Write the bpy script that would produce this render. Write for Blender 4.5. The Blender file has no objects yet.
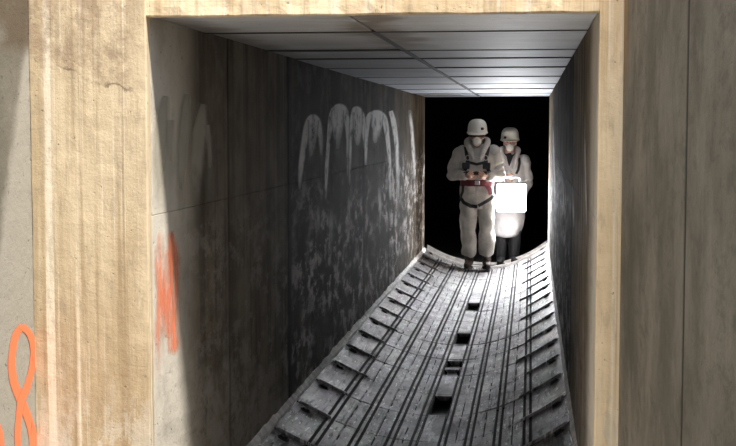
import bpy, bmesh, math, random
from mathutils import Vector, Matrix, noise
from mathutils.bvhtree import BVHTree
R = random.Random(7)
sc = bpy.context.scene
COL = sc.collection
V = Vector

# ------------------------------------------------------------------ measures
XL, XR = -1.265, 0.212          # inner faces of the culvert walls
YF, YE = 4.2, 15.62             # mouth and far end of the culvert
ZC = 2.05                       # ceiling
XSL, XSR = -1.668, 0.288         # side walls of the pit in front of the mouth
EYE = 1.68
F = 1300.0
PITCH = math.atan2(95, F); YAW = math.atan2(163, math.hypot(95, F))
FW = V((-math.sin(YAW)*math.cos(PITCH), math.cos(YAW)*math.cos(PITCH), -math.sin(PITCH)))
RT = V((math.cos(YAW), math.sin(YAW), 0)); UP = RT.cross(FW)
CAMP = V((0, 0, EYE))
def on_plane(px, py, ax, val):
    d = FW*F + RT*(px-368) - UP*(py-223)
    return CAMP + d*((val-CAMP[ax])/d[ax])

# ------------------------------------------------------------------ material helpers
class NT:
    def __init__(s, name):
        s.m = bpy.data.materials.new(name); s.m.use_nodes = True
        s.t = s.m.node_tree; s.n = s.t.nodes
        s.b = s.n['Principled BSDF']; s.out = s.n['Material Output']
        s.tc = s.n.new('ShaderNodeTexCoord').outputs['Object']
    def link(s, a, b): s.t.links.new(a, b)
    def set(s, k, v):
        if hasattr(v, 'links'): s.link(v, s.b.inputs[k])
        else: s.b.inputs[k].default_value = (*v, 1) if isinstance(v, tuple) and len(v) == 3 else v
    def noise(s, scale=(1, 1, 1), sc_=1.0, detail=5, rough=.55, dist=0.0, off=(0, 0, 0)):
        mp = s.n.new('ShaderNodeMapping'); mp.inputs['Scale'].default_value = scale
        mp.inputs['Location'].default_value = off
        s.link(s.tc, mp.inputs['Vector'])
        n = s.n.new('ShaderNodeTexNoise'); n.inputs['Scale'].default_value = sc_
        n.inputs['Detail'].default_value = detail; n.inputs['Roughness'].default_value = rough
        n.inputs['Distortion'].default_value = dist
        s.link(mp.outputs[0], n.inputs['Vector']); return n.outputs['Fac']
    def rng(s, v, a, b, c=0.0, d=1.0, smooth=True):
        n = s.n.new('ShaderNodeMapRange'); n.interpolation_type = 'SMOOTHSTEP' if smooth else 'LINEAR'
        s.link(v, n.inputs['Value'])
        for k, x in zip(('From Min', 'From Max', 'To Min', 'To Max'), (a, b, c, d)): n.inputs[k].default_value = x
        return n.outputs['Result']
    def math(s, op, a, b=None):
        n = s.n.new('ShaderNodeMath'); n.operation = op
        for i, x in enumerate((a, b)):
            if x is None: continue
            if hasattr(x, 'links'): s.link(x, n.inputs[i])
            else: n.inputs[i].default_value = x
        return n.outputs[0]
    def axis(s, k):
        n = s.n.new('ShaderNodeSeparateXYZ'); s.link(s.tc, n.inputs[0]); return n.outputs[k]
    def mix(s, f, a, b):
        n = s.n.new('ShaderNodeMix'); n.data_type = 'RGBA'
        for i, x in ((0, f), (6, a), (7, b)):
            if hasattr(x, 'links'): s.link(x, n.inputs[i])
            elif isinstance(x, tuple): n.inputs[i].default_value = (*x, 1)
            else: n.inputs[i].default_value = x
        return n.outputs[2]
    def bump(s, h, strength=.4, dist=.01, prev=None):
        n = s.n.new('ShaderNodeBump'); n.inputs['Strength'].default_value = strength
        n.inputs['Distance'].default_value = dist
        s.link(h, n.inputs['Height'])
        if prev is not None: s.link(prev, n.inputs['Normal'])
        return n.outputs[0]

def plain(name, col, rough=.6, metal=0.0, bump=0.0, bscale=60, var=.0, sheen=0):
    t = NT(name)
    if var:
        f = t.noise(sc_=bscale*.4)
        c = t.mix(t.rng(f, .3, .7), tuple(x*(1-var) for x in col), tuple(min(1, x*(1+var)) for x in col))
        t.set('Base Color', c)
    else: t.set('Base Color', col)
    t.set('Roughness', rough); t.set('Metallic', metal)
    if bump: t.set('Normal', t.bump(t.noise(sc_=bscale), bump, .004))
    return t.m

def concrete_rough(t, c, rough=.88, bs=.5):
    pits = t.rng(t.noise(sc_=55, detail=3), .66, .74)
    c = t.mix(t.math('MULTIPLY', pits, .55), c, (.05, .042, .035))
    fine = t.noise(sc_=120, detail=6, rough=.7)
    mid = t.noise(sc_=14, detail=6)
    h = t.math('ADD', t.math('MULTIPLY', fine, .35), mid)
    h = t.math('SUBTRACT', h, t.math('MULTIPLY', pits, .5))
    t.set('Base Color', c); t.set('Roughness', rough)
    t.set('Normal', t.bump(h, bs, .012))
    return t.m

def mat_cream(name, k=1.0):       # sun-bleached portal concrete with lime runs
    t = NT(name)
    c = t.mix(t.rng(t.noise((3.4, 3.4, .7), 1, 8, .66), .36, .64), (.45*k, .345*k, .215*k), (.64*k, .525*k, .365*k))
    s1 = t.rng(t.noise((24, 24, .5), 1, 5, .6), .5, .64)
    c = t.mix(t.math('MULTIPLY', s1, .65), c, (.33*k, .235*k, .135*k))
    s2 = t.rng(t.noise((34, 34, .3), 1, 4, .55, off=(3, 1, 0)), .54, .66)
    c = t.mix(t.math('MULTIPLY', s2, .9), c, (.78, .69, .55))
    s3 = t.rng(t.noise((75, 75, .8), 1, 3, .5, off=(9, 1, 0)), .58, .72)
    c = t.mix(t.math('MULTIPLY', s3, .5), c, (.78, .71, .59))
    g = t.rng(t.noise((34, 34, 6), 1, 6, .7, off=(2, 2, 2)), .5, .64)
    c = t.mix(t.math('MULTIPLY', g, .35), c, (.31, .25, .18))
    x = t.axis(0); z = t.axis(2)
    # rougher brown concrete above a ragged crack
    line = t.math('ADD', t.math('SUBTRACT', z, t.math('MULTIPLY', x, -.32)), t.math('MULTIPLY', t.math('SUBTRACT', t.noise(sc_=11, detail=6, rough=.65), .5), .14))
    left = t.rng(x, -1.29, -1.34)
    up = t.math('MULTIPLY', t.rng(line, 1.372, 1.40), left)
    sp = t.rng(t.noise((1.2, 1.2, 1.0), 16, 8, .72), .40, .62)
    c = t.mix(t.math('MULTIPLY', up, t.math('MULTIPLY', sp, .6)), c, (.30, .205, .135))
    cr = t.math('MULTIPLY', t.rng(t.math('ABSOLUTE', t.math('SUBTRACT', line, 1.378)), .008, .001), left)
    cr = t.math('MULTIPLY', cr, t.rng(t.noise(sc_=9), .42, .52))
    c = t.mix(t.math('MULTIPLY', cr, .8), c, (.16, .105, .07))
    low = t.rng(z, 1.0, .55)
    lw = t.rng(t.noise((14, 14, 4), 1, 7, .72), .46, .58)
    c = t.mix(t.math('MULTIPLY', lw, t.math('MULTIPLY', low, .6)), c, (.66, .61, .53))
    return concrete_rough(t, c, bs=.35)

def mat_pit_left():
    t = NT('pit_wall_concrete')
    c = t.mix(t.rng(t.noise(sc_=3, detail=6), .3, .7), (.115, .105, .083), (.17, .158, .13))
    d = t.rng(t.noise((14, 14, .8), 1, 4), .5, .7)
    c = t.mix(t.math('MULTIPLY', d, .5), c, (.085, .072, .052))
    # slanting sunlit wedge by the corner painted as paler colour; brown staining up top
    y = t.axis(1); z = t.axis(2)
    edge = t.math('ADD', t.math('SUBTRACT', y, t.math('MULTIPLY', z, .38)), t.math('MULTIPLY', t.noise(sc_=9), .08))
    sunlit_wedge = t.rng(edge, 3.43, 3.50)
    c = t.mix(sunlit_wedge, c, (.31, .295, .26))
    dark = t.math('MULTIPLY', t.rng(z, 1.90, 1.97), t.rng(t.noise((5, 5, 8), 1, 6), .25, .45))
    c = t.mix(t.math('MULTIPLY', dark, .85), c, (.085, .062, .038))
    return concrete_rough(t, c, bs=.5)

def mat_pit_right():
    t = NT('grey_pit_concrete')
    c = t.mix(t.rng(t.noise(sc_=2.5, detail=6), .3, .7), (.085, .077, .058), (.17, .155, .125))
    sp = t.rng(t.noise((60, 9, 26), 1, 7, .72), .48, .62)
    c = t.mix(t.math('MULTIPLY', sp, .6), c, (.075, .068, .053))
    s = t.rng(t.noise((10, 3, 3), 1, 6, .65), .46, .64)
    c = t.mix(t.math('MULTIPLY', s, .5), c, (.24, .222, .185))
    edge = t.rng(t.axis(1), 3.93, 4.12)
    rs = t.math('MULTIPLY', edge, t.rng(t.axis(2), 1.72, 1.95))
    c = t.mix(t.math('MULTIPLY', rs, .7), c, (.26, .16, .06))
    dk = t.math('MULTIPLY', t.rng(t.noise((16, 16, 2.5), 1, 4, off=(2, 5, 1)), .56, .66), t.rng(t.axis(2), 1.8, 2.05))
    c = t.mix(t.math('MULTIPLY', dk, .8), c, (.09, .08, .06))
    return concrete_rough(t, c, bs=.45)

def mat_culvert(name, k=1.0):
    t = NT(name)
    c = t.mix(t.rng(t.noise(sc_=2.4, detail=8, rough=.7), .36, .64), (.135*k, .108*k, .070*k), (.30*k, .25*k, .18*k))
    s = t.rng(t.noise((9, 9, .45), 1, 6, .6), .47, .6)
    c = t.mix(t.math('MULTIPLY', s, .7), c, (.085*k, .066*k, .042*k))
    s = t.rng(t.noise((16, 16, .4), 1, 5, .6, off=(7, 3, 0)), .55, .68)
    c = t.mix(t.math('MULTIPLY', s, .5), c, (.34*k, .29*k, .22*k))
    # soot-black panels further in, starting at a joint
    y = t.axis(1); z = t.axis(2)
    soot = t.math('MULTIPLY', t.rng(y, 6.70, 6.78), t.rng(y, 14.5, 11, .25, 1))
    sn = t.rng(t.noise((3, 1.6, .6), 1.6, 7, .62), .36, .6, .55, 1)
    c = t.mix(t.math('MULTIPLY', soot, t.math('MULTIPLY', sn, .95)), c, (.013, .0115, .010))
    g = t.math('MULTIPLY', soot, t.rng(t.noise((14, 1.6, 2.6), 1.5, 8, .7, off=(0, 3, 5)), .53, .66))
    c = t.mix(t.math('MULTIPLY', g, .45), c, (.20, .185, .17))
    # rusty vertical runs
    r = t.rng(t.noise((5, 5, .4), 1, 4, off=(4, 2, 8)), .58, .68)
    c = t.mix(t.math('MULTIPLY', r, .4), c, (.12*k, .05*k, .025*k))
    # lime bloom: a rough pale zone along the lower half, broken into drips
    lz = t.math('MULTIPLY', t.rng(z, 1.50, 1.15), t.rng(z, .25, .5, .4, 1))
    e1 = t.rng(t.noise((14, 2.2, 4.2), 1.8, 9, .78), .49, .57)
    e2 = t.rng(t.noise((2, .5, 1.6), 1.3, 6, .65, off=(1, 5, 3)), .36, .54)
    e = t.math('MULTIPLY', t.math('MULTIPLY', e1, e2), lz)
    e = t.math('MULTIPLY', e, t.rng(y, 6.4, 7.4, .2, 1))
    c = t.mix(e, c, (.78, .73, .71))
    # pale scoured foot of the first panels, sloping away inwards
    hz = t.math('ADD', z, t.math('MULTIPLY', t.math('SUBTRACT', y, 4.5), .28))
    hz = t.math('ADD', hz, t.math('MULTIPLY', t.math('SUBTRACT', t.noise((1, 2, 1), 2.5, 5), .5), .6))
    fz_ = t.math('MULTIPLY', t.rng(hz, 1.02, .78), t.rng(y, 7.2, 6.4))
    f1 = t.rng(t.noise((9, 6, 9), 1.6, 8, .72, .6), .38, .56, .3, 1)
    c = t.mix(t.math('MULTIPLY', t.math('MULTIPLY', fz_, f1), .75), c, (.36, .335, .30))
    fr = t.math('MULTIPLY', t.rng(y, 4.95, 4.5), t.rng(t.noise((6, 4, 3), 1.5, 7, .7), .3, .55, .7, 1))  # paler colour near the mouth, painted in to brighten the sunlit wedge
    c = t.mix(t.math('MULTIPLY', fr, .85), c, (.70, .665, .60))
    for yy, wd, am in ((5.37, .03, .5), (6.76, .10, .95), (8.25, .05, .4), (9.85, .10, .8), (11.6, .12, .7)):
        jn = t.rng(t.math('ABSOLUTE', t.math('ADD', t.math('SUBTRACT', y, yy), t.math('MULTIPLY', t.math('SUBTRACT', t.noise(sc_=6), .5), wd))), wd, wd*.3)
        c = t.mix(t.math('MULTIPLY', jn, am), c, (.02, .016, .013))
    # slanting dark tide marks
    tz = t.math('ADD', z, t.math('MULTIPLY', y, .075))
    cmb = t.n.new('ShaderNodeCombineXYZ'); t.link(tz, cmb.inputs[2]); t.link(t.math('MULTIPLY', y, .15), cmb.inputs[1])
    tn = t.n.new('ShaderNodeTexNoise'); tn.inputs['Scale'].default_value = 7; tn.inputs['Detail'].default_value = 4
    t.link(cmb.outputs[0], tn.inputs['Vector'])
    tide = t.rng(tn.outputs['Fac'], .54, .60)
    c = t.mix(t.math('MULTIPLY', tide, t.math('MULTIPLY', lz, t.rng(y, 5.5, 8, .12, .6))), c, (.03, .026, .022))
    t.set('Specular IOR Level', .03)
    return concrete_rough(t, c, rough=.85, bs=.6)

def mat_ceiling():
    t = NT('ceiling_concrete')
    c = t.mix(t.rng(t.noise((1, 2, 1), 1.5, 6), .3, .7), (.48, .51, .575), (.63, .665, .735))
    d = t.rng(t.noise((2.2, 20, 1), 1, 5), .5, .7)
    c = t.mix(t.math('MULTIPLY', d, .4), c, (.40, .41, .43))
    x = t.axis(0); y = t.axis(1)
    off = t.math('ABSOLUTE', t.math('ADD', t.math('ADD', x, .57), t.math('MULTIPLY', t.math('SUBTRACT', t.noise(sc_=3), .5), .5)))
    st = t.math('MULTIPLY', t.rng(off, .16, .02), t.rng(y, 7.2, 5.2))
    c = t.mix(t.math('MULTIPLY', st, .8), c, (.17, .125, .075))
    lx = t.math('MULTIPLY', t.rng(t.math('ADD', x, t.math('MULTIPLY', t.noise(sc_=4), .25)), -.95, -1.12), t.rng(y, 9, 5))
    c = t.mix(t.math('MULTIPLY', lx, .8), c, (.12, .10, .075))
    return concrete_rough(t, c, rough=.6, bs=.25)

def mat_liner():
    t = NT('worn_liner_plate')
    c = t.mix(t.rng(t.noise((1, .6, 1), 3, 8, .65), .36, .64), (.095, .09, .092), (.25, .238, .236))
    bl = t.rng(t.noise((20, 3.5, 1), 1, 5, .6, off=(2, 8, 0)), .45, .62)
    c = t.mix(t.math('MULTIPLY', bl, .55), c, (.085, .08, .085))
    d = t.rng(t.noise((45, 6, 1), 1, 3, .5), .585, .63)
    c = t.mix(t.math('MULTIPLY', d, .95), c, (.018, .015, .016))
    d4 = t.rng(t.noise((75, 2.4, 1), 1, 3, .5, off=(6, 2, 0)), .59, .63)
    c = t.mix(t.math('MULTIPLY', d4, .85), c, (.02, .017, .018))
    d3 = t.rng(t.noise((8, 34, 1), 1, 3, .5, off=(1, 4, 0)), .62, .66)
    c = t.mix(t.math('MULTIPLY', d3, .8), c, (.025, .022, .024))
    d2 = t.rng(t.noise((60, 11, 1), 1, 2, .5, off=(5, 2, 0)), .63, .67)
    c = t.mix(t.math('MULTIPLY', d2, .7), c, (.60, .58, .57))
    w = t.rng(t.noise((8, 3, 1), 1, 6, .7), .52, .66)
    c = t.mix(t.math('MULTIPLY', w, .5), c, (.40, .37, .35))
    dp = t.math('MULTIPLY', t.rng(t.math('ABSOLUTE', t.math('ADD', t.axis(0), .52)), .20, .07), t.rng(t.noise((9, 1.6, 1), 1.5, 5), .44, .53))
    c = t.mix(t.math('MULTIPLY', dp, .85), c, (.04, .032, .034))
    t.set('Base Color', c)
    t.set('Roughness', t.rng(t.noise((2, 1.4, 1), 3, 5), .3, .7, .30, .55))
    h = t.math('ADD', t.noise((1, .4, 1), 40, 5), t.math('MULTIPLY', d, -.8))
    t.set('Normal', t.bump(h, .45, .006))
    return t.m

def mat_paint(name, col, grain=(30, 30, 6), lo=.35, hi=.6, alpha=1.0, soft=.55):
    """paint sprayed or brushed on a wall; coverage comes from the stroke's own 'cover' attribute"""
    t = NT(name)
    at = t.n.new('ShaderNodeAttribute'); at.attribute_name = 'cover'
    cov = t.rng(at.outputs['Fac'], 0, soft)
    g = t.rng(t.noise(grain, 1, 6, .65), lo, hi, .15, 1)
    t.set('Base Color', col); t.set('Roughness', .8)
    t.set('Alpha', t.math('MULTIPLY', t.math('MULTIPLY', cov, g), alpha))
    return t.m

def mat_cloth(name, col, tint):
    t = NT(name)
    f = t.noise(sc_=7, detail=5)
    t.set('Base Color', t.mix(t.rng(f, .35, .7), col, tint))
    t.set('Roughness', .8)
    h = t.math('ADD', t.noise((1, 1, .5), 22, 4, .6, .8), t.math('MULTIPLY', t.noise(sc_=70), .3))
    t.set('Normal', t.bump(h, .5, .012))
    return t.m

def mat_emit(name, col, strength):
    t = NT(name); t.set('Base Color', (.8, .8, .8)); t.set('Emission Color', col); t.set('Emission Strength', strength)
    return t.m

M = dict(
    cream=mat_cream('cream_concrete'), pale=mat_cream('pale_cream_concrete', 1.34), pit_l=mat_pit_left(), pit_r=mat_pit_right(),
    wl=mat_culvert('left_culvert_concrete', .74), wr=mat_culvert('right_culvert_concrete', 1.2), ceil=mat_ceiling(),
    liner=mat_liner(),
    base=plain('dark_wet_concrete', (.02, .018, .017), .5, 0, .5, 30, .4),
    ground=plain('pit_ground_concrete', (.50, .46, .40), .9, 0, .5, 30, .2),
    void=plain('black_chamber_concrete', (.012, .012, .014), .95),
    rim=plain('scuffed_steel_rim', (.78, .74, .70), .55, 0, .5, 40, .2),
    grime=plain('black_groove_grime', (.008, .007, .007), 1.0),
    bolt=plain('blackened_bolt', (.010, .010, .012), .8),
    lime=plain('lime_crusted_edge', (.78, .76, .74), .8, 0, .8, 40, .25),
    sealant=plain('dark_joint_sealant', (.045, .043, .045), .8, 0, .5, 30, .4),
    joint=plain('black_joint_filler', (.006, .005, .004), 1.0),
    suit=mat_cloth('white_coverall_cloth', (.38, .365, .335), (.56, .54, .505)),
    coat=mat_cloth('white_coat_cloth', (.72, .69, .68), (.84, .81, .80)),
    helmet=plain('off_white_helmet', (.72, .70, .62), .35),
    mask=plain('white_filter_mask', (.82, .80, .76), .75, 0, .3, 60),
    gog=plain('dark_goggles', (.03, .02, .012), .2),
    gogf=plain('brown_goggle_frame', (.07, .045, .025), .5),
    skin=plain('skin', (.55, .33, .25), .55, 0, .2, 50, .1),
    black=plain('black_webbing', (.018, .018, .02), .7, 0, .4, 120),
    red=plain('dark_red_belt_webbing', (.13, .016, .026), .7, 0, .4, 90, .2),
    boot=plain('dark_brown_boot_leather', (.035, .021, .016), .6, 0, .5, 40, .3),
    sole=plain('black_boot_rubber', (.015, .014, .014), .8),
    trou=plain('black_waders', (.012, .012, .014), .6, 0, .4, 30),
    steel=plain('buckle_steel', (.5, .5, .5), .35, .9),
    plastic=plain('grey_lamp_housing', (.25, .25, .26), .5),
    diff=mat_emit('glowing_lamp_diffuser', (.95, .965, 1, 1), 280),
    diff2=mat_emit('glowing_lamp_sides', (1, .96, .95, 1), 2),
    orange=mat_paint('orange_spray_paint', (.88, .20, .085), (25, 25, 8), .2, .42, .95, .35),
    orange2=mat_paint('worn_orange_spray_paint', (.88, .25, .12), (26, 20, 5), .34, .62, .85, .9),
    wash=mat_paint('thin_white_paint', (.86, .84, .81), (14, 5, 9), .28, .54, .97, .7),
    ghost=mat_paint('faded_white_paint', (.46, .43, .35), (8, 4, 5), .15, .5, .7, .9),
)

# ------------------------------------------------------------------ object helpers
def link(name, bm, mat, parent=None, smooth=False):
    me = bpy.data.meshes.new(name); bm.to_mesh(me); bm.free()
    o = bpy.data.objects.new(name, me); COL.objects.link(o)
    for m in (mat if isinstance(mat, (list, tuple)) else [mat]): me.materials.append(m)
    if smooth:
        for p in me.polygons: p.use_smooth = True
    if parent: o.parent = parent
    return o
def structure(o): o['kind'] = 'structure'; return o
def tag(o, label, cat, group=None):
    o['label'] = label; o['category'] = cat
    if group: o['group'] = group
    return o
def empty(name, loc):
    o = bpy.data.objects.new(name, None); COL.objects.link(o); o.location = loc; o.empty_display_size = .1
    return o
def add_box(bm, a, b, bevel=0.0, cell=None, jag=0.0, mi=0):
    t = bmesh.new(); bmesh.ops.create_cube(t, size=1)
    a, b = V(a), V(b); c = (a+b)/2; d = b-a
    for v in t.verts: v.co = V((v.co.x*d.x, v.co.y*d.y, v.co.z*d.z))+c
    if cell:
        for ax in range(3):
            n = int(min(260, abs(d[ax])/cell))
            for i in range(1, n):
                no = V((0, 0, 0)); no[ax] = 1; p = a.copy(); p[ax] = a[ax]+d[ax]*i/n
                bmesh.ops.bisect_plane(t, geom=t.verts[:]+t.edges[:]+t.faces[:], plane_co=p, plane_no=no)
    if bevel:
        es = [e for e in t.edges if len(e.link_faces) == 2 and e.calc_face_angle(0) > 1]
        bmesh.ops.bevel(t, geom=es, offset=bevel, segments=2, affect='EDGES', profile=.5)
    if jag:
        for v in t.verts:
            v.co += noise.noise_vector(v.co*7)*jag + noise.noise_vector(v.co*31)*jag*.6
    for f in t.faces: f.material_index = mi
    me = bpy.data.meshes.new('tmp'); t.to_mesh(me); t.free(); bm.from_mesh(me); bpy.data.meshes.remove(me)
def box_obj(name, a, b, mat, parent=None, **k):
    bm = bmesh.new(); add_box(bm, a, b, **k); return link(name, bm, mat, parent)
def frame_for(d, hint=V((0, 0, 1))):
    d = d.normalized()
    if abs(d.dot(hint)) > .95: hint = V((0, 1, 0))
    s = d.cross(hint).normalized(); return s, s.cross(d).normalized()
def add_rings(bm, rings, cap=True, closed=False):
    vs = [[bm.verts.new(p) for p in r] for r in rings]; n = len(rings[0])
    for a, b in zip(vs, vs[1:]+([vs[0]] if closed else [])):
        for i in range(n): bm.faces.new((a[i], a[(i+1) % n], b[(i+1) % n], b[i]))
    if cap and not closed:
        bm.faces.new(vs[0][::-1]); bm.faces.new(vs[-1])
    return vs
def add_tube(bm, pts, rad, n=14, squash=1.0, hint=V((0, 0, 1)), dome=True):
    """tapering tube with rounded ends through pts"""
    pts = [V(p) for p in pts]; rad = list(rad) if hasattr(rad, '__len__') else [rad]*len(pts)
    ap, ar = [], []
    for i in range(len(pts)-1):                                    # smooth the path
        p0 = pts[max(0, i-1)]; p1 = pts[i]; p2 = pts[i+1]; p3 = pts[min(len(pts)-1, i+2)]
        for k in range(5):
            s = k/5; s2 = s*s; s3 = s2*s
            ap.append(.5*((2*p1)+(p2-p0)*s+(2*p0-5*p1+4*p2-p3)*s2+(3*p1-p0-3*p2+p3)*s3))
            ar.append(rad[i]+(rad[i+1]-rad[i])*(s2*(3-2*s)))
    ap.append(pts[-1]); ar.append(rad[-1])
    rings = []
    def ring(p, r, t):
        s, u = frame_for(t, hint)
        rings.append([p+s*math.cos(a)*r+u*math.sin(a)*r*squash for a in (2*math.pi*j/n for j in range(n))])
    t0 = (ap[1]-ap[0]).normalized(); t1 = (ap[-1]-ap[-2]).normalized()
    if dome:
        for a in (80, 50, 25): ring(ap[0]-t0*ar[0]*math.sin(math.radians(a)), ar[0]*math.cos(math.radians(a)), t0)
    for i, p in enumerate(ap):
        ring(p, ar[i], (ap[min(i+1, len(ap)-1)]-ap[max(i-1, 0)]).normalized())
    if dome:
        for a in (25, 50, 80): ring(ap[-1]+t1*ar[-1]*math.sin(math.radians(a)), ar[-1]*math.cos(math.radians(a)), t1)
    add_rings(bm, rings)
def add_stack(bm, rows, n=28):
    """stack of horizontal ellipses: (z, cx, cy, rx, ry)"""
    add_rings(bm, [[V((cx+rx*math.cos(a), cy+ry*math.sin(a), z)) for a in (2*math.pi*j/n for j in range(n))] for z, cx, cy, rx, ry in rows])
def add_ball(bm, c, r, seg=20):
    r = V(r) if hasattr(r, '__len__') else V((r, r, r))
    bmesh.ops.create_uvsphere(bm, u_segments=seg, v_segments=seg//2+2, radius=1,
        matrix=Matrix.Translation(V(c)) @ Matrix.Diagonal((*r, 1)))
def fuse(bm, voxel, smooth_iter=4, wrinkle=None):
    """weld overlapping shapes into one continuous skin"""
    bmesh.ops.recalc_face_normals(bm, faces=bm.faces[:])
    me = bpy.data.meshes.new('tmp'); bm.to_mesh(me); bm.free()
    o = bpy.data.objects.new('tmp', me); COL.objects.link(o)
    r = o.modifiers.new('r', 'REMESH'); r.mode = 'VOXEL'; r.voxel_size = voxel; r.use_smooth_shade = True
    s = o.modifiers.new('s', 'SMOOTH'); s.factor = .5; s.iterations = smooth_iter
    dg = bpy.context.evaluated_depsgraph_get(); ev = o.evaluated_get(dg)
    out = bmesh.new(); out.from_mesh(ev.to_mesh()); ev.to_mesh_clear()
    bpy.data.objects.remove(o); bpy.data.meshes.remove(me)
    if wrinkle:
        out.normal_update()
        ds = [(v, v.normal*wrinkle(v.co)) for v in out.verts]
        for v, d in ds: v.co += d
    return out

# ------------------------------------------------------------------ floor shape
XM = -.53
def fz(x):
    return .215*((x-XM)/(XL-XM))**2 if x < XM else .285*((x-XM)/(XR-XM))**2

# ------------------------------------------------------------------ the setting
JY = [YF+.052, 5.37, 6.74, 8.25, 9.85, 11.6, 13.5, YE]
def culvert_wall(name, x0, x1, mat, side):
    bm = bmesh.new()
    for a, b in zip(JY, JY[1:]):
        for za, zb in ((-.25, 1.385), (1.385, ZC+.12)):
            g = .008
            add_box(bm, (x0, a+g if a != JY[0] else a, za+.0008), (x1, b-g, zb-.0008), bevel=.0018)
    xb = (x1+.0 if side > 0 else x0)
    add_box(bm, (min(x0, x1)+.015, JY[0], -.25), (max(x0, x1)-.015, YE-.01, ZC+.1))
    return structure(link(name, bm, mat))
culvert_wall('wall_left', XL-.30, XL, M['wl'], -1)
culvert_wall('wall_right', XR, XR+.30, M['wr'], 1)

JC = [YF+.052, 4.99, 6.18, 6.92, 7.99, 9.40, 10.9, 12.4, 13.9, YE]
bm = bmesh.new()
for a, b in zip(JC, JC[1:]):
    for xa, xb in ((XL+.001, -.605), (-.595, XR-.001)):
        add_box(bm, (xa, a+.012, ZC+R.uniform(-.004, .004)), (xb, b-.012, ZC+.09), bevel=.006)
add_box(bm, (XL-.3, YF+.05, ZC+.03), (XR+.3, YE, ZC+.3))
for i, y in enumerate(JC[1:-1]):
    hw = (.018, .03, .03, .04, .04, .05, .05, .06)[i]
    add_box(bm, (XL+.001, y-hw, ZC-.0055), (XR-.001, y+hw, ZC+.04), bevel=.003, mi=1)
add_box(bm, (-.615, YF+.8, ZC-.004), (-.585, YE-.6, ZC+.03), bevel=.002, mi=1)
structure(link('ceiling', bm, [M['ceil'], M['sealant']]))

structure(box_obj('wall_portal_left', (XSL, YF, -.2), (XL, YF+.05, 3.2), M['cream'], cell=.04, jag=.0016, bevel=.004))
structure(box_obj('wall_portal_right', (XR, YF, -.2), (XSR+.02, YF+.05, 3.2), M['pale'], cell=.04, jag=.0016, bevel=.004))
structure(box_obj('wall_portal_head', (XL-.01, YF+.004, ZC-.004), (XR+.01, YF+.05, 3.2), M['pale'], cell=.03, jag=.003, bevel=.004))
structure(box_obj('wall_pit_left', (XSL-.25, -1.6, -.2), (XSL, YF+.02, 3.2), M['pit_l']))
bm = bmesh.new()
jr = on_plane(685, 220, 0, XSR).y
add_box(bm, (XSR, jr+.016, -.2), (XSR+.25, YF+.02, 2.3), bevel=.003)
add_box(bm, (XSR, -1.6, -.2), (XSR+.25, jr-.016, 2.3), bevel=.003)
add_box(bm, (XSR+.14, -1.6, -.2), (XSR+.25, YF, 2.29))
add_box(bm, (XSR+.0015, jr-.03, -.2), (XSR+.15, jr+.03, 2.29), mi=1)
structure(link('wall_pit_right', bm, [M['pit_r'], M['joint']]))
structure(box_obj('wall_pit_back', (XSL-.25, -1.85, -.2), (XSR+.25, -1.6, 3.2), M['pit_l']))
structure(box_obj('ground', (XSL-.25, -1.85, -.3), (XSR+.25, YF+.4, -.001), M['ground']))
# black chamber behind the culvert
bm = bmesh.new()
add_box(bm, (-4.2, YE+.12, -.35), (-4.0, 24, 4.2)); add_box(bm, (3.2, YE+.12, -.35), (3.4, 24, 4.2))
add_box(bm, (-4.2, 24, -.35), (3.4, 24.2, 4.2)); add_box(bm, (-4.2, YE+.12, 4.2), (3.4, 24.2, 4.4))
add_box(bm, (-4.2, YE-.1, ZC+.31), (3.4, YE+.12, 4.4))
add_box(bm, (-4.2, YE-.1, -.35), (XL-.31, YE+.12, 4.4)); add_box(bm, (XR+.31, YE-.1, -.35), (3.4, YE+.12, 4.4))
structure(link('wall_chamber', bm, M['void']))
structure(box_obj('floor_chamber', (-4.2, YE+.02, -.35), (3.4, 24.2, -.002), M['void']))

# floor: a dished concrete bed lined with bolted, grooved plates
NX = 40
bm = bmesh.new()
xs = [XL+(XR-XL)*i/NX for i in range(NX+1)]
def sweep(bm, x_list, zf, y0, y1, th):
    rings = []
    for y in (y0, y1):
        rings.append([V((x, y, zf(x))) for x in x_list]+[V((x, y, zf(x)-th)) for x in reversed(x_list)])
    add_rings(bm, rings)
sweep(bm, xs, lambda x: fz(x)-.075, YF+.36, YE-.02, .22)
floor = structure(link('floor', bm, M['base'], smooth=False))

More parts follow.
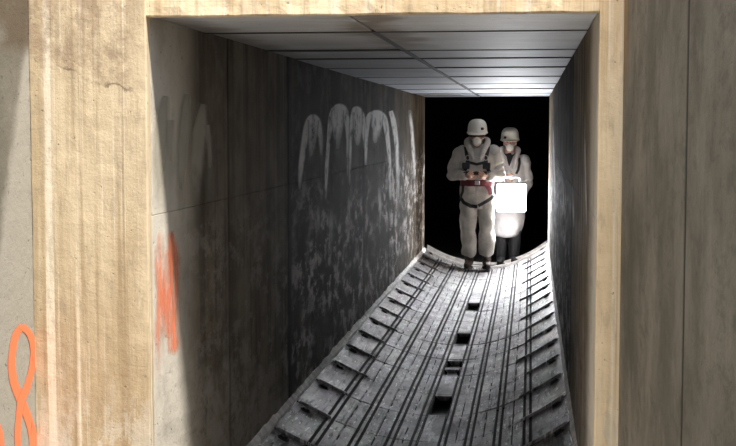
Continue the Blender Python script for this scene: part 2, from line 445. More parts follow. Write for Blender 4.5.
PAIRS = [-1.062, -.895, -.73, -.605, -.455, -.315, -.16, -.005]
def groove(x):
    d = 0
    for i, p in enumerate(PAIRS):
        for q in (p-.016, p+.016):
            if abs(x-q) < .0075: d = .020
    return d
cuts = {XL+.012, XR-.006}
for p in PAIRS:
    for q in (p-.016, p+.016):
        cuts |= {q-.008, q-.0065, q+.0065, q+.008}
mids = []
for i, (a, b) in enumerate(zip([XL]+PAIRS, PAIRS+[XR])):
    m = (a+b)/2
    if i not in (0, 4, 8): cuts |= {m-.005, m-.0035, m+.0035, m+.005}; mids.append(m)
x = XL+.03
while x < XR-.02: cuts.add(round(x, 4)); x += .04
PX = sorted(cuts)
PITCHY = .628
seam0 = 6.22-2*PITCHY
k = 0
ys = seam0
while ys < YE-.05:
    y0, y1 = ys, min(ys+PITCHY, YE)
    rr = random.Random(k*13+1)
    pocket = k in (4, 6, 8, 11) 
    NYS = [0, .015, .05, .2, .35, .5, .65, .8, .93, 1]
    bm = bmesh.new(); grid = []
    dd = [rr.uniform(-.004, .004) for _ in range(4)]
    for f in NYS:
        y = y0+.0025+(y1-y0-.005)*f; row = []
        for x in PX:
            e = abs((x-XM)/((XL if x < XM else XR)-XM))           # 0 mid .. 1 edge
            lip = (.0015+.004*max(0, (e-.35)/.65))*(1-f)            # near end laps over its neighbour
            if f == 0: lip -= .003
            wave = .0035*noise.noise(V((x*5, y*3, k*3.7)))
            dep = groove(x)
            if any(abs(x-m) < .004 for m in mids) and noise.noise(V((x*40, y*4.0, 2.2))) > -.12: dep = max(dep, .007)
            row.append(bm.verts.new((x, y, fz(x)+lip+wave-dep+dd[0]*.4)))
        grid.append(row)
    for j in range(len(NYS)-1):
        for i in range(len(PX)-1):
            xc = (PX[i]+PX[i+1])/2
            if pocket and -.588 < xc < -.472 and 2 <= j <= 7 and not (j == 4 and k % 3 == 0): continue
            fc = bm.faces.new((grid[j][i], grid[j][i+1], grid[j+1][i+1], grid[j+1][i]))
            if groove(xc) > 0 or (any(abs(xc-m) < .0034 for m in mids) and noise.noise(V((xc*40, (y0+.3*j)*4.0, k*.7))) > -.05): fc.material_index = 1
    bmesh.ops.delete(bm, geom=[v for v in bm.verts if not v.link_faces], context='VERTS')
    pl = link('liner_plate', bm, [M['liner'], M['grime']], floor)
    s = pl.modifiers.new('thickness', 'SOLIDIFY'); s.thickness = .028; s.offset = -1
    for bx in (-1.182, .142):
        b = bmesh.new()
        yb = y1-.075
        z = fz(bx)+.008
        sl = (fz(bx+.01)-fz(bx-.01))/.02
        m = Matrix.Translation((bx, yb, z)) @ Matrix.Rotation(math.atan(-sl), 4, 'Y')
        bmesh.ops.create_cone(b, cap_ends=True, segments=6, radius1=.024, radius2=.022, depth=.014, matrix=m)
        bmesh.ops.create_cone(b, cap_ends=True, segments=16, radius1=.029, radius2=.029, depth=.008, matrix=m @ Matrix.Translation((0, 0, -.007)))
        link('bolt', b, M['bolt'], pl)
    # raised clamping bar over the seam, next to each wall
    for xa, xb in ((XL+.04, -1.0-rr.uniform(0, .06)), (-.06+rr.uniform(-.04, .05), XR-.03)):
        bm = bmesh.new(); n = 10; rings = []
        for i in range(n+1):
            x = xa+(xb-xa)*i/n; z = fz(x)+.014; w = .008
            hh = .004*min(1, 4*min(i, n-i)/n+.25)
            yy = y0+.004
            rings.append([V((x, yy-w, z-.01)), V((x, yy-w*.6, z+hh)), V((x, yy+w*.6, z+hh)), V((x, yy+w, z-.01))])
        add_rings(bm, rings); bmesh.ops.recalc_face_normals(bm, faces=bm.faces[:])
        link('seam_bar', bm, M['liner'], pl)
    ys += PITCHY; k += 1

# lime-crusted edging along the left wall, and the worn strip on the right
def edging(name, xa, xb, zoff, mat, amp):
    bm = bmesh.new(); rings = []
    n = 260
    for i in range(n+1):
        y = YF+.4+(YE-.03-YF-.4)*i/n
        w = amp*(.5+noise.noise(V((y*6, 1, xa))))+amp*.5*noise.noise(V((y*23, 4, xa)))
        z0 = fz(xa); z1 = fz(xb)
        if xa < XM: a, b = xa, xb+max(0, w)*.25
        else: a, b = xa-max(0, w)*.3, xb
        h = .012+max(0, w)*.5
        rings.append([V((a, y, z0-.04)), V((a, y, z0+zoff+(h if xa < XM else .006))), V((b, y, z1+zoff+(.006 if xa < XM else h))), V((b, y, z1-.04))])
    add_rings(bm, rings); bmesh.ops.recalc_face_normals(bm, faces=bm.faces[:])
    return structure(link(name, bm, mat))
edging('trim_1', XL, XL+.017, .012, M['lime'], .03)
edging('trim_2', XR-.012, XR, .008, M['lime'], .02)
# curved steel rims at the end of the lined floor
def rim(name, y0, y1, zup, th, mat):
    bm = bmesh.new(); sweep(bm, xs, lambda x: fz(x)+zup, y0, y1, th)
    bmesh.ops.recalc_face_normals(bm, faces=bm.faces[:])
    return structure(link(name, bm, mat))
rim('trim_3', YE-.015, YE+.03, .022, .05, M['rim'])
rim('trim_4', YE+.42, YE+.46, .02, .30, M['rim'])

# ------------------------------------------------------------------ paint on the walls
def stroke_mesh(strokes, ax, val, push):
    """strokes: (pixel polyline with widths, cover values) laid on the wall plane they are painted on"""
    bm = bmesh.new(); lay = bm.verts.layers.float.new('cover')
    for si, (pts, ) in enumerate(strokes):
        ap = []
        for i in range(len(pts)-1):
            p0 = pts[max(0, i-1)]; p1 = pts[i]; p2 = pts[i+1]; p3 = pts[min(len(pts)-1, i+2)]
            for kk in range(6):
                s = kk/6
                def cr(j): return .5*(2*p1[j]+(p2[j]-p0[j])*s+(2*p0[j]-5*p1[j]+4*p2[j]-p3[j])*s*s+(3*p1[j]-p0[j]-3*p2[j]+p3[j])*s**3)
                def li(j): return p1[j]+(p2[j]-p1[j])*s
                ap.append((cr(0), cr(1), li(2), li(3)))
        ap.append(pts[-1])
        prev = None
        for i, (px, py, w, cv) in enumerate(ap):
            a = ap[max(0, i-1)]; b = ap[min(len(ap)-1, i+1)]
            tx, ty = b[0]-a[0], b[1]-a[1]; L = math.hypot(tx, ty) or 1
            nx, ny = -ty/L, tx/L; row = []
            for u in (-1, -.6, -.25, .25, .6, 1):
                p = on_plane(px+nx*w/2*u, py+ny*w/2*u, ax, val)
                p[ax] += push+si*.0004
                v = bm.verts.new(p); v[lay] = cv*(0 if abs(u) == 1 else (.6 if abs(u) == .6 else 1)); row.append(v)
            if prev:
                for j in range(5): bm.faces.new((prev[j], prev[j+1], row[j+1], row[j]))
            prev = row
    return bm
# the figure 8 on the pit wall
eight = [([(22, 326, 8, 1), (15, 336, 8, 1), (11.5, 358, 8, 1), (13, 380, 9, 1), (20, 399, 10, 1), (27, 416, 9, 1), (32, 434, 9, 1), (33, 452, 9, 1)],),
         ([(21, 326, 8, 1), (29, 334, 7, 1), (33, 350, 7, 1), (31, 370, 7, 1), (26, 388, 8, 1), (21, 400, 9, 1), (18.5, 416, 7, 1), (17, 434, 7, 1), (18, 452, 7, 1)],)]
tag(link('painted_number', stroke_mesh(eight, 0, XSL, .002), M['orange']),
    'bright orange spray-painted figure 8 at the lower left on the grey pit wall', 'graffiti')
tag(link('paint_mark', stroke_mesh([([(-3, 425, 7, .8), (0, 436, 7, 1), (1, 452, 7, 1)],)], 0, XSL, .002), M['orange']),
    'scrap of orange paint at the bottom left corner, left of the figure 8', 'graffiti')
flame = [([(160, 232, 9, .3), (159, 262, 13, .7), (161, 300, 13, .75), (158, 335, 12, .6), (156, 380, 10, .15)],),
         ([(170, 232, 9, .5), (173, 255, 16, 1), (173, 280, 14, .9), (172, 310, 15, 1), (173, 345, 15, .9), (169, 354, 8, .2)],),
         ([(166, 250, 12, .3), (166, 300, 13, .6), (167, 338, 12, .3)],)]
tag(link('paint_mark', stroke_mesh(flame, 0, XL, .0025), M['orange2']),
    'tall worn orange spray mark on the lit edge of the left culvert wall', 'graffiti')
arch = [
 ([(299, 190, 4, .25), (300, 172, 7, .7), (303, 148, 8, .9), (307, 126, 9, 1), (312, 118, 10, 1), (317, 122, 9, .9), (320, 138, 7, .6), (321, 165, 3, .1)],),
 ([(313, 120, 14, .9), (312, 138, 12, .6), (309, 165, 9, .05)],),
 ([(325, 200, 4, .3), (326, 170, 5, .9), (328, 142, 5, 1), (331, 118, 8, 1), (336, 109, 11, 1), (342, 109, 11, 1), (346, 118, 8, .9), (347, 140, 4, .6), (347, 180, 4, .2)],),
 ([(337, 110, 15, 1), (337, 122, 16, .9), (337, 140, 12, .35), (337, 165, 9, .05)],),
 ([(349, 185, 4, .25), (350, 145, 4, .7), (351, 122, 5, .95), (355, 110, 9, 1), (360, 113, 8, 1), (363, 125, 7, .8), (364, 150, 4, .2)],),
 ([(357, 112, 12, 1), (357, 128, 12, .8), (357, 150, 8, .05)],),
 ([(365, 165, 4, .4), (366, 135, 5, .95), (368, 118, 7, 1), (373, 114, 9, .9), (379, 114, 9, 1), (384, 120, 8, 1), (387, 138, 6, .9), (389, 165, 5, .8), (390, 200, 4, .3)],),
 ([(377, 115, 15, 1), (376, 126, 14, .8), (374, 148, 9, .05)],),
 ([(390, 111, 6, .9), (393, 122, 7, 1), (396, 145, 6, .7), (397, 175, 5, .5), (398, 210, 4, .1)],),
 ([(409, 110, 5, .2), (411, 128, 5, .6), (413, 155, 5, .5), (414, 190, 4, .1)],),
 ([(331, 200, 6, .1), (330, 225, 8, .45), (331, 252, 6, .1)],), ([(317, 200, 5, .1), (317, 218, 6, .5), (318, 236, 5, .1)],),
 ([(378, 180, 5, .1), (379, 205, 6, .5), (380, 230, 5, .1)],), ([(347, 190, 6, .1), (348, 208, 7, .45), (349, 228, 5, .1)],),
]
def paint_set(strokes, ax, val, push, mat, part):
    pts = [p for st in strokes for p in st[0]]
    o = empty('paint_mark', on_plane(sum(p[0] for p in pts)/len(pts), sum(p[1] for p in pts)/len(pts), ax, val))
    for i, st in enumerate(strokes):
        m = stroke_mesh([st], ax, val, push*(1+.15*i)); 
        for v in m.verts: v.co -= o.location
        c = link(part, m, mat, o)
    return o
tag(paint_set(arch, 0, XL, .0025, M['wash'], 'brush_stroke'),
    'row of white brushed arches with drips on the soot-dark panels of the left culvert wall', 'graffiti')
gh = [([(160, 215, 14, .1), (159, 170, 20, .7), (161, 125, 18, .9), (165, 96, 11, .5)],), ([(169, 120, 12, .7), (170, 165, 12, .5), (171, 205, 8, .1)],),
      ([(180, 212, 10, .2), (181, 165, 15, .8), (184, 120, 15, 1), (186, 94, 9, .6)],),
      ([(193, 215, 10, .1), (195, 170, 20, .8), (199, 130, 20, 1), (202, 104, 11, .6)],), ([(206, 125, 9, .8), (209, 160, 9, .6), (207, 205, 6, .15)],)]
tag(paint_set(gh, 0, XL, .0025, M['ghost'], 'brush_stroke'),
    'faint ghostly pale arches on the first brown panel of the left culvert wall', 'graffiti')
sm = [([(553, 120, 2, .1), (554, 150, 2.5, .6), (555, 185, 2.5, .6), (556, 225, 3, .1)],), ([(563, 170, 2, .1), (564, 200, 2.5, .6), (566, 228, 2.5, .1)],),
      ([(573, 178, 2, .1), (574, 210, 2.5, .6), (575, 242, 2.5, .1)],), ([(586, 110, 3, .1), (586, 150, 3, .35), (587, 200, 3, .4), (588, 250, 3, .1)],)]
tag(paint_set(sm, 0, XR, -.0025, M['wash'], 'drip'),
    'thin white drips running down the dark right culvert wall', 'graffiti')

# ------------------------------------------------------------------ people
def wrinkles(seed, amp=.006):
    def f(co):
        p = V((co.x*11, co.y*11, co.z*8))+V((seed, 0, 0))
        return amp*(noise.noise(p)+.55*noise.noise(V((co.x*4, co.y*4, co.z*13+seed))))
    return f
def add_hand(bm, wrist, d, palm, side, curl=1.0, s=1.0):
    """palm, four unequal bent fingers and a thumb; d points along the hand, palm is the palm's facing"""
    d = V(d).normalized(); palm = V(palm); palm = (palm-d*palm.dot(d)).normalized()
    w = d.cross(palm).normalized()*side
    wrist = V(wrist)
    add_tube(bm, [wrist-d*.03*s, wrist+d*.02*s, wrist+d*.055*s, wrist+d*.085*s], [.026*s, .030*s, .040*s, .036*s], 12, .55, palm)
    for i, (off, L) in enumerate(((.030, .072), (.010, .080), (-.010, .074), (-.029, .058))):
        p = wrist+d*(.085-.004*abs(i-1))*s+w*off*s; pts = [p-d*.03*s, p]; dirv = d.copy()
        for j, fr in enumerate((.45, .32, .25)):
            dirv = (dirv+palm*(.55+.12*j)*curl).normalized()
            p = p+dirv*L*fr*s; pts.append(p)
        add_tube(bm, pts, [.0105*s, .0105*s, .0098*s, .009*s, .008*s], 8)
    p = wrist+d*.025*s+w*.028*s
    pts = [p, p+(w*.8+d*.6+palm*.2)*.032*s, p+(w*.75+d*1.1+palm*.7*curl)*.05*s, p+(w*.45+d*1.45+palm*1.15*curl)*.058*s]
    add_tube(bm, pts, [.015*s, .0135*s, .0115*s, .009*s], 8)

def head(bm, c, s=1.0):
    """c = centre of the skull, facing -Y"""
    c = V(c)
    add_ball(bm, c+V((0, .012, .02))*s, V((.077, .098, .1))*s, 24)
    add_tube(bm, [c+V((0, -.03, -.02))*s, c+V((0, -.045, -.075))*s, c+V((0, -.062, -.105))*s], [.068*s, .05*s, .03*s])
    add_tube(bm, [c+V((0, -.085, .012))*s, c+V((0, -.104, -.02))*s, c+V((0, -.112, -.034))*s], [.009*s, .012*s, .014*s], 10)
    for q in (-1, 1):
        add_ball(bm, c+V((q*.078, .012, -.01))*s, V((.01, .02, .033))*s, 12)
        add_ball(bm, c+V((q*.034, -.078, .02))*s, V((.018, .01, .008))*s, 10)
        add_ball(bm, c+V((q*.012, -.104, -.035))*s, V((.008, .008, .007))*s, 8)
    add_ball(bm, c+V((0, -.093, -.066))*s, V((.024, .009, .005))*s, 10)
    add_ball(bm, c+V((0, -.091, -.076))*s, V((.021, .009, .006))*s, 10)
    add_tube(bm, [c+V((0, .015, -.06))*s, c+V((0, .025, -.2))*s], [.056*s, .062*s])

def helmet(parent, c, s, dot, nod=0.0):
    """hard hat shell > peak, headlamp clip, chin strap"""
    c = V(c)
    rot = Matrix.Translation(c) @ Matrix.Rotation(nod, 4, 'X')
    bm = bmesh.new(); rings = []
    prof = [(1.08, -.012), (1.085, -.004), (1.03, .002), (1.0, .02), (.985, .05), (.93, .082), (.82, .108), (.64, .127), (.42, .138), (.2, .143), (.03, .1445)]
    n = 40
    for r, z in prof:
        rings.append([V((.108*s*r*math.cos(a)*1.0, .132*s*r*math.sin(a)+.008*s, (z+.0035*(1-abs(math.sin(5*a)))*(z > .05)*(z < .142))*s)) for a in (2*math.pi*j/n for j in range(n))])
    inner = [[p*V((1, 1, 1)).x for p in r] for r in []]
    vs = add_rings(bm, rings, cap=False); bm.faces.new(vs[-1])
    bmesh.ops.recalc_face_normals(bm, faces=bm.faces[:])
    bmesh.ops.transform(bm, matrix=rot, verts=bm.verts[:])
    h = link('helmet', bm, M['helmet'], parent, smooth=True)
    so = h.modifiers.new('t', 'SOLIDIFY'); so.thickness = .004; so.offset = -1
    bm = bmesh.new(); rings = []
    for i in range(13):
        a = math.radians(-150+120*i/12); e = math.cos(math.radians(-60+120*i/12))**.7
        ix, iy = .110*math.cos(a)*s, (.134*math.sin(a)+.008)*s
        ox, oy = (.114)*math.cos(a)*s, (.137*math.sin(a)+.008-.05*e)*s
        rings.append([V((ix, iy, .004*s)), V((ox, oy, -.012*s)), V((ox, oy, -.017*s)), V((ix, iy, -.006*s))])
    add_rings(bm, rings); bmesh.ops.recalc_face_normals(bm, faces=bm.faces[:])
    bmesh.ops.transform(bm, matrix=rot, verts=bm.verts[:])
    link('helmet_peak', bm, M['helmet'], h, smooth=False)
    bm = bmesh.new()
    dx = dot[0]*s; dz = dot[1]*s
    dy = -.132*s*math.sqrt(max(.01, 1-(dx/(.108*s))**2))*.93
    p = V((dx, dy, dz)); nn = V((dx/.108**2, dy/.132**2, .5)).normalized()
    m = Matrix.Translation(p) @ nn.to_track_quat('Z', 'Y').to_matrix().to_4x4()
    bmesh.ops.create_cone(bm, cap_ends=True, segments=20, radius1=.017*s, radius2=.014*s, depth=.022*s, matrix=rot @ m)
    link('headlamp_clip', bm, M['black'], h)
    return h

def bvh_of(o):
    return BVHTree.FromPolygons([v.co.copy() for v in o.data.vertices], [tuple(p.vertices) for p in o.data.polygons])
def strap(name, bv, pts, w0, mat, parent, lift=.007):
    """flat webbing laid over the front of the suit along pts (x, z)"""
    ap = []
    for a, b in zip(pts, pts[1:]):
        for k in range(8): ap.append((a[0]+(b[0]-a[0])*k/8, a[1]+(b[1]-a[1])*k/8))
    ap.append(pts[-1])
    bm = bmesh.new(); rings = []; ly = None
    for i, (x, z) in enumerate(ap):
        a = ap[max(0, i-1)]; b = ap[min(len(ap)-1, i+1)]
        tx, tz = b[0]-a[0], b[1]-a[1]; L = math.hypot(tx, tz) or 1
        nx, nz = -tz/L, tx/L
        w = w0 if not isinstance(w0, tuple) else w0[0]+(w0[1]-w0[0])*i/(len(ap)-1)
        row = []
        for u in (-.5, 0, .5):
            q = bv.ray_cast(V((x+nx*w*u, -1.2, z+nz*w*u)), V((0, 1, 0)))[0]
            y = q.y if q else (ly if ly is not None else -.1)
            ly = y; row.append(V((x+nx*w*u, y-lift, z+nz*w*u)))
        rings.append(row+[p+V((0, lift*1.6, 0)) for p in reversed(row)])
    add_rings(bm, rings); bmesh.ops.recalc_face_normals(bm, faces=bm.faces[:])
    return link(name, bm, mat, parent)
def belt(name, bv, z, h, mat, parent, c=(0, 0), lift=.009, tilt=0):
    bm = bmesh.new(); rings = []; n = 48
    for i in range(n):
        a = 2*math.pi*i/n; d = V((math.cos(a), math.sin(a), 0)); zz = z+tilt*math.cos(a)
        q = bv.ray_cast(V((c[0], c[1], zz)), d)[0]
        r = (V((q.x-c[0], q.y-c[1], 0)).length if q else .17)
        r = min(r, .215)+lift
        o = V((c[0], c[1], zz))
        rings.append([o+d*(r-.012)-V((0, 0, h/2)), o+d*r-V((0, 0, h/2)), o+d*r+V((0, 0, h/2)), o+d*(r-.012)+V((0, 0, h/2))])
    add_rings(bm, rings, closed=True); bmesh.ops.recalc_face_normals(bm, faces=bm.faces[:])
    return link(name, bm, mat, parent)
def boot(parent, ankle, toe_dx, s=1.0, mat='boot', shaft=.20):
    ax, ay = ankle
    bm = bmesh.new()
    add_tube(bm, [(ax, ay+.012, shaft), (ax, ay+.015, .12), (ax, ay+.012, .075)], [.058*s, .053*s, .054*s], 14)
    add_tube(bm, [(ax, ay+.055, .05), (ax, ay+.0, .062), (ax+toe_dx*.5, ay-.09, .05), (ax+toe_dx, ay-.165, .042)], [.042*s, .05*s, .047*s, .036*s], 14, .85)
    for i in range(4):
        z = .09+.02*i; y = ay-.075+.014*i
        add_tube(bm, [(ax-.022, y+.012, z), (ax, y, z+.003), (ax+.022, y+.012, z)], .0045, 6)
    bm = fuse(bm, .007, 3)
    bmesh.ops.bisect_plane(bm, geom=bm.verts[:]+bm.edges[:]+bm.faces[:], plane_co=(0, 0, .012), plane_no=(0, 0, 1), clear_inner=True)
    b = link('boot', bm, M[mat], parent, smooth=True)
    bm = bmesh.new(); out = []
    for i in range(24):
        a = 2*math.pi*i/24; c = math.cos(a); y = ay-.055-.155*math.sin(a)
        wd = .05-.006*math.sin(a)*-1; out.append((ax+toe_dx*max(0, math.sin(a))+wd*c, y))
    add_rings(bm, [[V((x, y, z)) for x, y in out] for z in (0.001, .02)])
    bmesh.ops.recalc_face_normals(bm, faces=bm.faces[:])
    link('sole', bm, M['sole'], b)
    return b
def face_mask(parent, c, s):
    c = V(c); bm = bmesh.new()
    add_ball(bm, c+V((0, -.088, -.062))*s, V((.052, .046, .050))*s, 24)
    add_ball(bm, c+V((0, -.112, -.034))*s, V((.02, .022, .024))*s, 16)
    bm = fuse(bm, .006*s, 3)
    m = link('face_mask', bm, M['mask'], parent, smooth=True)
    bm = bmesh.new()
    bmesh.ops.create_cone(bm, cap_ends=True, segments=20, radius1=.018*s, radius2=.015*s, depth=.014*s,
        matrix=Matrix.Translation(c+V((0, -.135, -.065))*s) @ Matrix.Rotation(math.pi/2, 4, 'X'))
    link('exhale_valve', bm, M['mask'], m)
    for q in (-1, 1):
        bm = bmesh.new()
        add_tube(bm, [c+V((q*.045, -.09, -.045))*s, c+V((q*.075, -.04, -.02))*s, c+V((q*.082, .03, .0))*s], .004*s, 6)
        link('mask_strap', bm, M['mask'], m)
    return m
def goggles(parent, c, s):
    c = V(c); bm = bmesh.new(); rings = []
    for i in range(15):
        a = math.radians(-165+150*i/14)
        for_r = [(.088, .030), (.100, .026), (.100, -.012), (.088, -.018)]
        rings.append([V((r*.92*math.cos(a), r*1.06*math.sin(a)+.0, z+.012))*s+c for r, z in for_r])
    add_rings(bm, rings); bmesh.ops.recalc_face_normals(bm, faces=bm.faces[:])
    g = link('goggles', bm, M['gogf'], parent)
    bm = bmesh.new(); rings = []
    for i in range(11):
        a = math.radians(-145+110*i/10)
        rings.append([V((r*.92*math.cos(a), r*1.06*math.sin(a), z+.012))*s+c for r, z in [(.1, .02), (.105, .018), (.105, -.005), (.1, -.009)]])
    add_rings(bm, rings); bmesh.ops.recalc_face_normals(bm, faces=bm.faces[:])
    link('lens', bm, M['gog'], g)
    return g

def worker(loc, cfg):
    s = cfg['s']; hc = V(cfg['head'])
    sh, el, wr = cfg['shoulder'], cfg['elbow'], cfg['wrist']
    bm = bmesh.new()
    head(bm, hc, s)
    add_stack(bm, [(z, x, y, rx*.82, ry*.82) for z, x, y, rx, ry in cfg['torso'] if z > .72*s])
    for i in (0, 1):
        add_tube(bm, [sh[i], el[i], wr[i]], [.052*s, .042*s, .03*s])
        add_hand(bm, wr[i], cfg['hand_dir'][i], cfg['palm'][i], cfg['hand_side'][i], cfg['curl'][i], s)
        add_tube(bm, [cfg['hip'][i], cfg['knee'][i], cfg['ankle'][i]], [.085*s, .06*s, .042*s])
    bm = fuse(bm, .0055, 2)
    p = link('person', bm, M['skin'], smooth=True); p.location = loc
    # suit
    bm = bmesh.new(); add_stack(bm, cfg['torso'])
    for i in (0, 1):
        t = (V(wr[i])-V(el[i])).normalized()
        e, w0 = V(el[i]), V(wr[i])
        add_tube(bm, [V(sh[i])+V((-.03*(1 if sh[i][0] > 0 else -1), 0, .01)), sh[i], (V(sh[i])+e)/2, e, (e+w0)/2, w0+t*.005], [.075*s, .082*s, .075*s, .07*s, .06*s, .046*s], 16)
        if cfg['legs']:
            h, k_, a = V(cfg['hip'][i]), V(cfg['knee'][i]), V(cfg['ankle'][i])
            add_tube(bm, [h+V((0, 0, .02)), h*.5+k_*.5, k_, k_*.5+a*.5, a+V((0, -.01, .085)), a+V((0, -.005, .06))], [.108, .102, .094, .092, .088, .075], 18, dome=False)
    bm = fuse(bm, .009, 3, wrinkles(cfg['seed'], cfg.get('amp', .007)))
    suit = link(cfg['suit_name'], bm, M[cfg['suit']], p, smooth=True)
    bv = bvh_of(suit)
    bm = bmesh.new(); add_tube(bm, cfg['hood'], cfg['hood_r'], 14)
    bm = fuse(bm, .008, 3, wrinkles(cfg['seed']+5, .006))
    link('hood', bm, M[cfg['suit']], suit, smooth=True)
    helmet(p, hc+V((0, 0, .045))*s, s*cfg.get('hs', 1.0), cfg['dot'], cfg.get('nod', 0))
    face_mask(p, hc, s)
    return p, suit, bv

# worker in front
foot = on_plane(478, 270.5, 2, 0.012)
P1 = V((on_plane(477, 200, 1, 15.33).x, 15.33, fz(-.62)+.030))
cfg1 = dict(s=1.04, seed=3.1, suit='suit', suit_name='coverall', legs=True, hs=1.02, nod=.10, amp=.019,
    head=(0, -.02, 1.552),
    torso=[(1.455, 0, .01, .07, .065), (1.43, 0, .01, .12, .085), (1.38, 0, .01, .19, .115), (1.30, 0, 0, .215, .135), (1.2, 0, -.005, .215, .145),
           (1.08, 0, -.005, .195, .138), (1.0, 0, 0, .19, .135), (.92, 0, .005, .2, .14), (.82, .005, .008, .208, .142), (.75, .01, .008, .195, .13), (.70, .01, .008, .14, .10)],
    shoulder=[(-.200, .01, 1.355), (.195, .01, 1.355)], elbow=[(-.290, .01, 1.105), (.262, .01, 1.10)], wrist=[(-.135, -.215, 1.085), (.135, -.215, 1.085)],
    hand_dir=[(.55, -.75, .10), (-.55, -.75, .10)], palm=[(.6, .3, .9), (-.6, .3, .9)], hand_side=[-1, 1], curl=[1.0, 1.0],
    hip=[(-.098, .005, .84), (.112, .005, .84)], knee=[(-.098, -.035, .47), (.118, .0, .47)], ankle=[(-.088, -.02, .10), (.115, .02, .10)],
    hood=[(-.045, -.150, 1.30), (-.085, -.120, 1.40), (-.118, -.03, 1.475), (-.085, .07, 1.50), (0, .105, 1.49), (.085, .07, 1.50), (.118, -.03, 1.475), (.085, -.120, 1.40), (.045, -.150, 1.30)],
    hood_r=[.022, .034, .040, .045, .05, .045, .040, .034, .022], dot=(.058, .048))
p1, suit1, bv1 = worker(P1, cfg1)
tag(p1, 'front worker in white coverall with black harness and dark red belt', 'person')
goggles(p1, V(cfg1['head'])+V((0, 0, -.006)), 1.04)
boot(p1, (-.088, -.03), -.02); boot(p1, (.115, .01), .02)
hx = strap('harness', bv1, [(-.135, 1.43), (-.125, 1.36), (-.105, 1.27), (-.12, 1.19), (-.15, 1.13)], .04, M['black'], p1)
for nm, pts, w in (('shoulder_strap', [(.13, 1.43), (.12, 1.36), (.105, 1.27), (.12, 1.19), (.15, 1.13)], .04),
                   ('chest_strap', [(-.17, 1.20), (-.08, 1.245), (0, 1.225), (.08, 1.245), (.15, 1.20)], .032),
                   ('leg_strap', [(-.195, .835), (-.15, .775), (-.07, .735), (.01, .73)], .042),
                   ('leg_strap', [(.205, .86), (.16, .82), (.085, .775), (.02, .74)], .038),
                   ('hip_strap', [(-.16, .99), (-.165, .90), (-.19, .84)], .03)):
    strap(nm, bv1, pts, w, M['black'], hx)
for x, z in ((-.125, 1.215), (.115, 1.215)):
    bm = bmesh.new(); y = bv1.ray_cast(V((x, -1.2, z)), V((0, 1, 0)))[0].y
    add_box(bm, (x-.045, y-.04, z-.045), (x+.045, y+.005, z+.03), bevel=.012)
    link('harness_pouch', bm, M['black'], hx)
for x, z in ((-.105, 1.30), (.105, 1.30)):
    bm = bmesh.new(); y = bv1.ray_cast(V((x, -1.2, z)), V((0, 1, 0)))[0].y-.014
    pts = [V((x+.024*math.cos(a), y, z+.028*math.sin(a))) for a in (2*math.pi*i/16 for i in range(17))]
    add_tube(bm, pts, .004, 6)
    link('ring', bm, M['steel'], hx)
bl = belt('belt', bv1, 1.005, .075, M['red'], p1)
strap('belt_tail', bv1, [(.05, 1.03), (.10, 1.0), (.15, .93), (.165, .87)], .05, M['red'], bl, lift=.014)
bm = bmesh.new(); add_box(bm, (-.02, -.185, .985), (.04, -.150, 1.035), bevel=.006); link('buckle', bm, M['steel'], bl)
bm = bmesh.new(); add_box(bm, (-.125, -.305, 1.105), (.125, -.265, 1.150), bevel=.010)
dev = link('handheld_instrument', bm, M['black']); dev.location = P1
bm = bmesh.new(); add_box(bm, (-.05, -.311, 1.115), (.03, -.303, 1.142), bevel=.002); link('display', bm, M['gog'], dev)
tag(dev, 'narrow dark handheld object gripped in both hands of the front worker', 'instrument')

# worker behind, holding the lamp
YP2 = 16.12
P2 = V((on_plane(509.5, 200, 1, YP2).x, YP2, .0))
lampY = 15.60
LC = on_plane(511.5, 197, 1, lampY)
hl = LC-P2                                                           # lamp centre seen from worker 2
handle = hl+V((-.0, .02, .235))
cfg2 = dict(s=.94, seed=9.4, suit='coat', suit_name='long_coat', legs=False, hs=1.08, nod=.06, amp=.015,
    head=(0, -.02, 1.50),
    torso=[(1.385, 0, .01, .065, .06), (1.36, 0, .01, .11, .08), (1.30, 0, .01, .175, .105), (1.2, 0, 0, .198, .125), (1.05, 0, 0, .195, .13), (.9, -.005, .01, .195, .132),
           (.75, -.01, .01, .2, .14), (.6, -.015, .01, .205, .145), (.48, -.02, .01, .2, .145), (.37, -.025, .01, .17, .14), (.335, -.03, .01, .15, .12)],
    shoulder=[(-.175, .01, 1.275), (.180, .01, 1.275)], elbow=[(-.17, -.19, 1.115), (.215, .03, 1.02)],
    wrist=[tuple(handle+V((-.03, .10, .035))), (.175, -.14, .87)],
    hand_dir=[(.25, -.9, -.18), (-.2, -.7, -.5)], palm=[(.15, -.1, -1), (-.9, .1, .1)], hand_side=[-1, 1], curl=[1.35, .8],
    hip=[(-.1, .01, .75), (.07, .01, .75)], knee=[(-.1, -.01, .42), (.07, .01, .42)], ankle=[(-.1, .0, .09), (.06, .03, .09)],
    hood=[(-.055, -.135, 1.22), (-.085, -.11, 1.33), (-.108, -.03, 1.41), (-.08, .06, 1.42), (0, .09, 1.41), (.08, .06, 1.42), (.102, -.03, 1.395), (.082, -.11, 1.32), (.045, -.135, 1.2)],
    hood_r=[.02, .028, .034, .036, .038, .036, .032, .028, .02], dot=(-.055, .028))
p2, suit2, bv2 = worker(P2, cfg2)
tag(p2, 'worker behind in long white coat and dark waders, carrying the glowing lamp', 'person')
for q in (-1, 1):
    bm = bmesh.new(); c = V(cfg2['head'])+V((q*.032, -.079, .014))
    add_ball(bm, c, .0115, 12); link('eye', bm, M['black'], p2, smooth=True)
strap('neck_lining', bv2, [(0, 1.375), (0, 1.33), (-.005, 1.22)], (.15, .012), M['black'], p2)
h2 = strap('harness', bv2, [(.115, 1.32), (.12, 1.25), (.105, 1.17), (.08, 1.12)], .03, M['black'], p2)
strap('shoulder_strap', bv2, [(-.105, 1.30), (-.115, 1.22), (-.105, 1.15)], .026, M['black'], h2)
bm = bmesh.new()
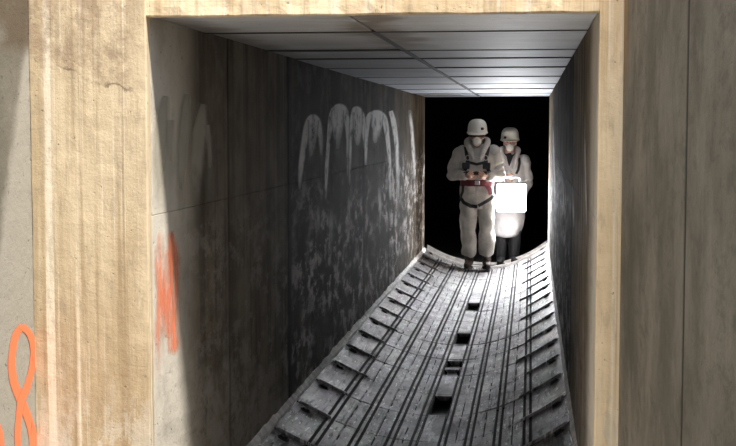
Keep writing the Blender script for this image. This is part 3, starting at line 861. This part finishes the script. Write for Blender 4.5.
for i in (0, 1):
    a = V(cfg2['ankle'][i]); kk = V(cfg2['knee'][i])
    add_tube(bm, [V(cfg2['hip'][i]), kk, a+V((0, 0, .02))], [.095, .08, .068], 16)
bm = fuse(bm, .01, 3, wrinkles(2, .006)); link('waders', bm, M['trou'], p2, smooth=True)
boot(p2, (-.1, -.01), -.01, .98, 'sole', .18); boot(p2, (.06, .02), .015, .98, 'sole', .18)

# the lamp
lamp = empty('work_lamp', LC); lamp.rotation_euler.x = math.radians(11)
tag(lamp, 'glowing white square work lamp carried by the rear worker', 'lamp')
bm = bmesh.new()
W2, H2, D2 = .168, .165, .05
add_box(bm, (-W2-.008, -D2+.014, -H2-.008), (W2+.008, D2, H2+.008), bevel=.012)
hs = link('housing', bm, M['plastic'], lamp)
bm = bmesh.new(); add_box(bm, (-W2, -D2-.012, -H2), (W2, -D2+.016, H2), bevel=.012); link('diffuser', bm, M['diff'], lamp)
bm = bmesh.new(); add_box(bm, (-W2+.03, D2-.002, -H2+.03), (W2-.03, D2+.008, H2-.03), bevel=.004); link('back_diffuser', bm, M['diff2'], lamp)
bm = bmesh.new(); add_tube(bm, [(-.09, .02, H2), (-.09, .02, .225), (-.07, .02, .238), (.07, .02, .238), (.09, .02, .225), (.09, .02, H2)], .011, 10)
link('handle', bm, M['plastic'], lamp, smooth=True)

# ------------------------------------------------------------------ light and camera
w = bpy.data.worlds.new('World'); sc.world = w; w.use_nodes = True
w.node_tree.nodes['Background'].inputs[0].default_value = (.80, .88, 1, 1)
w.node_tree.nodes['Background'].inputs[1].default_value = 1.3
l = bpy.data.lights.new('daylight', 'AREA'); l.shape = 'RECTANGLE'; l.size = 16; l.size_y = 1.1; l.energy = 8200; l.color = (1, .93, .82)
lo = bpy.data.objects.new('daylight', l); COL.objects.link(lo)
lo.location = (5.5, YF-.31*12, ZC+12)
lo.rotation_euler = (V((5.5, YF, ZC))-lo.location).to_track_quat('-Z', 'Y').to_euler()
cam = bpy.data.cameras.new('camera'); co = bpy.data.objects.new('camera', cam); COL.objects.link(co)
cam.sensor_width = 36; cam.lens = F/736*36; cam.clip_start = .05
co.location = CAMP
co.rotation_euler = Matrix((RT, UP, -FW)).transposed().to_euler()
sc.camera = co
sc.view_settings.view_transform = 'Standard'; sc.view_settings.look = 'None'
sc.view_settings.exposure = 0; sc.view_settings.gamma = 1
sc.cycles.use_denoising = True
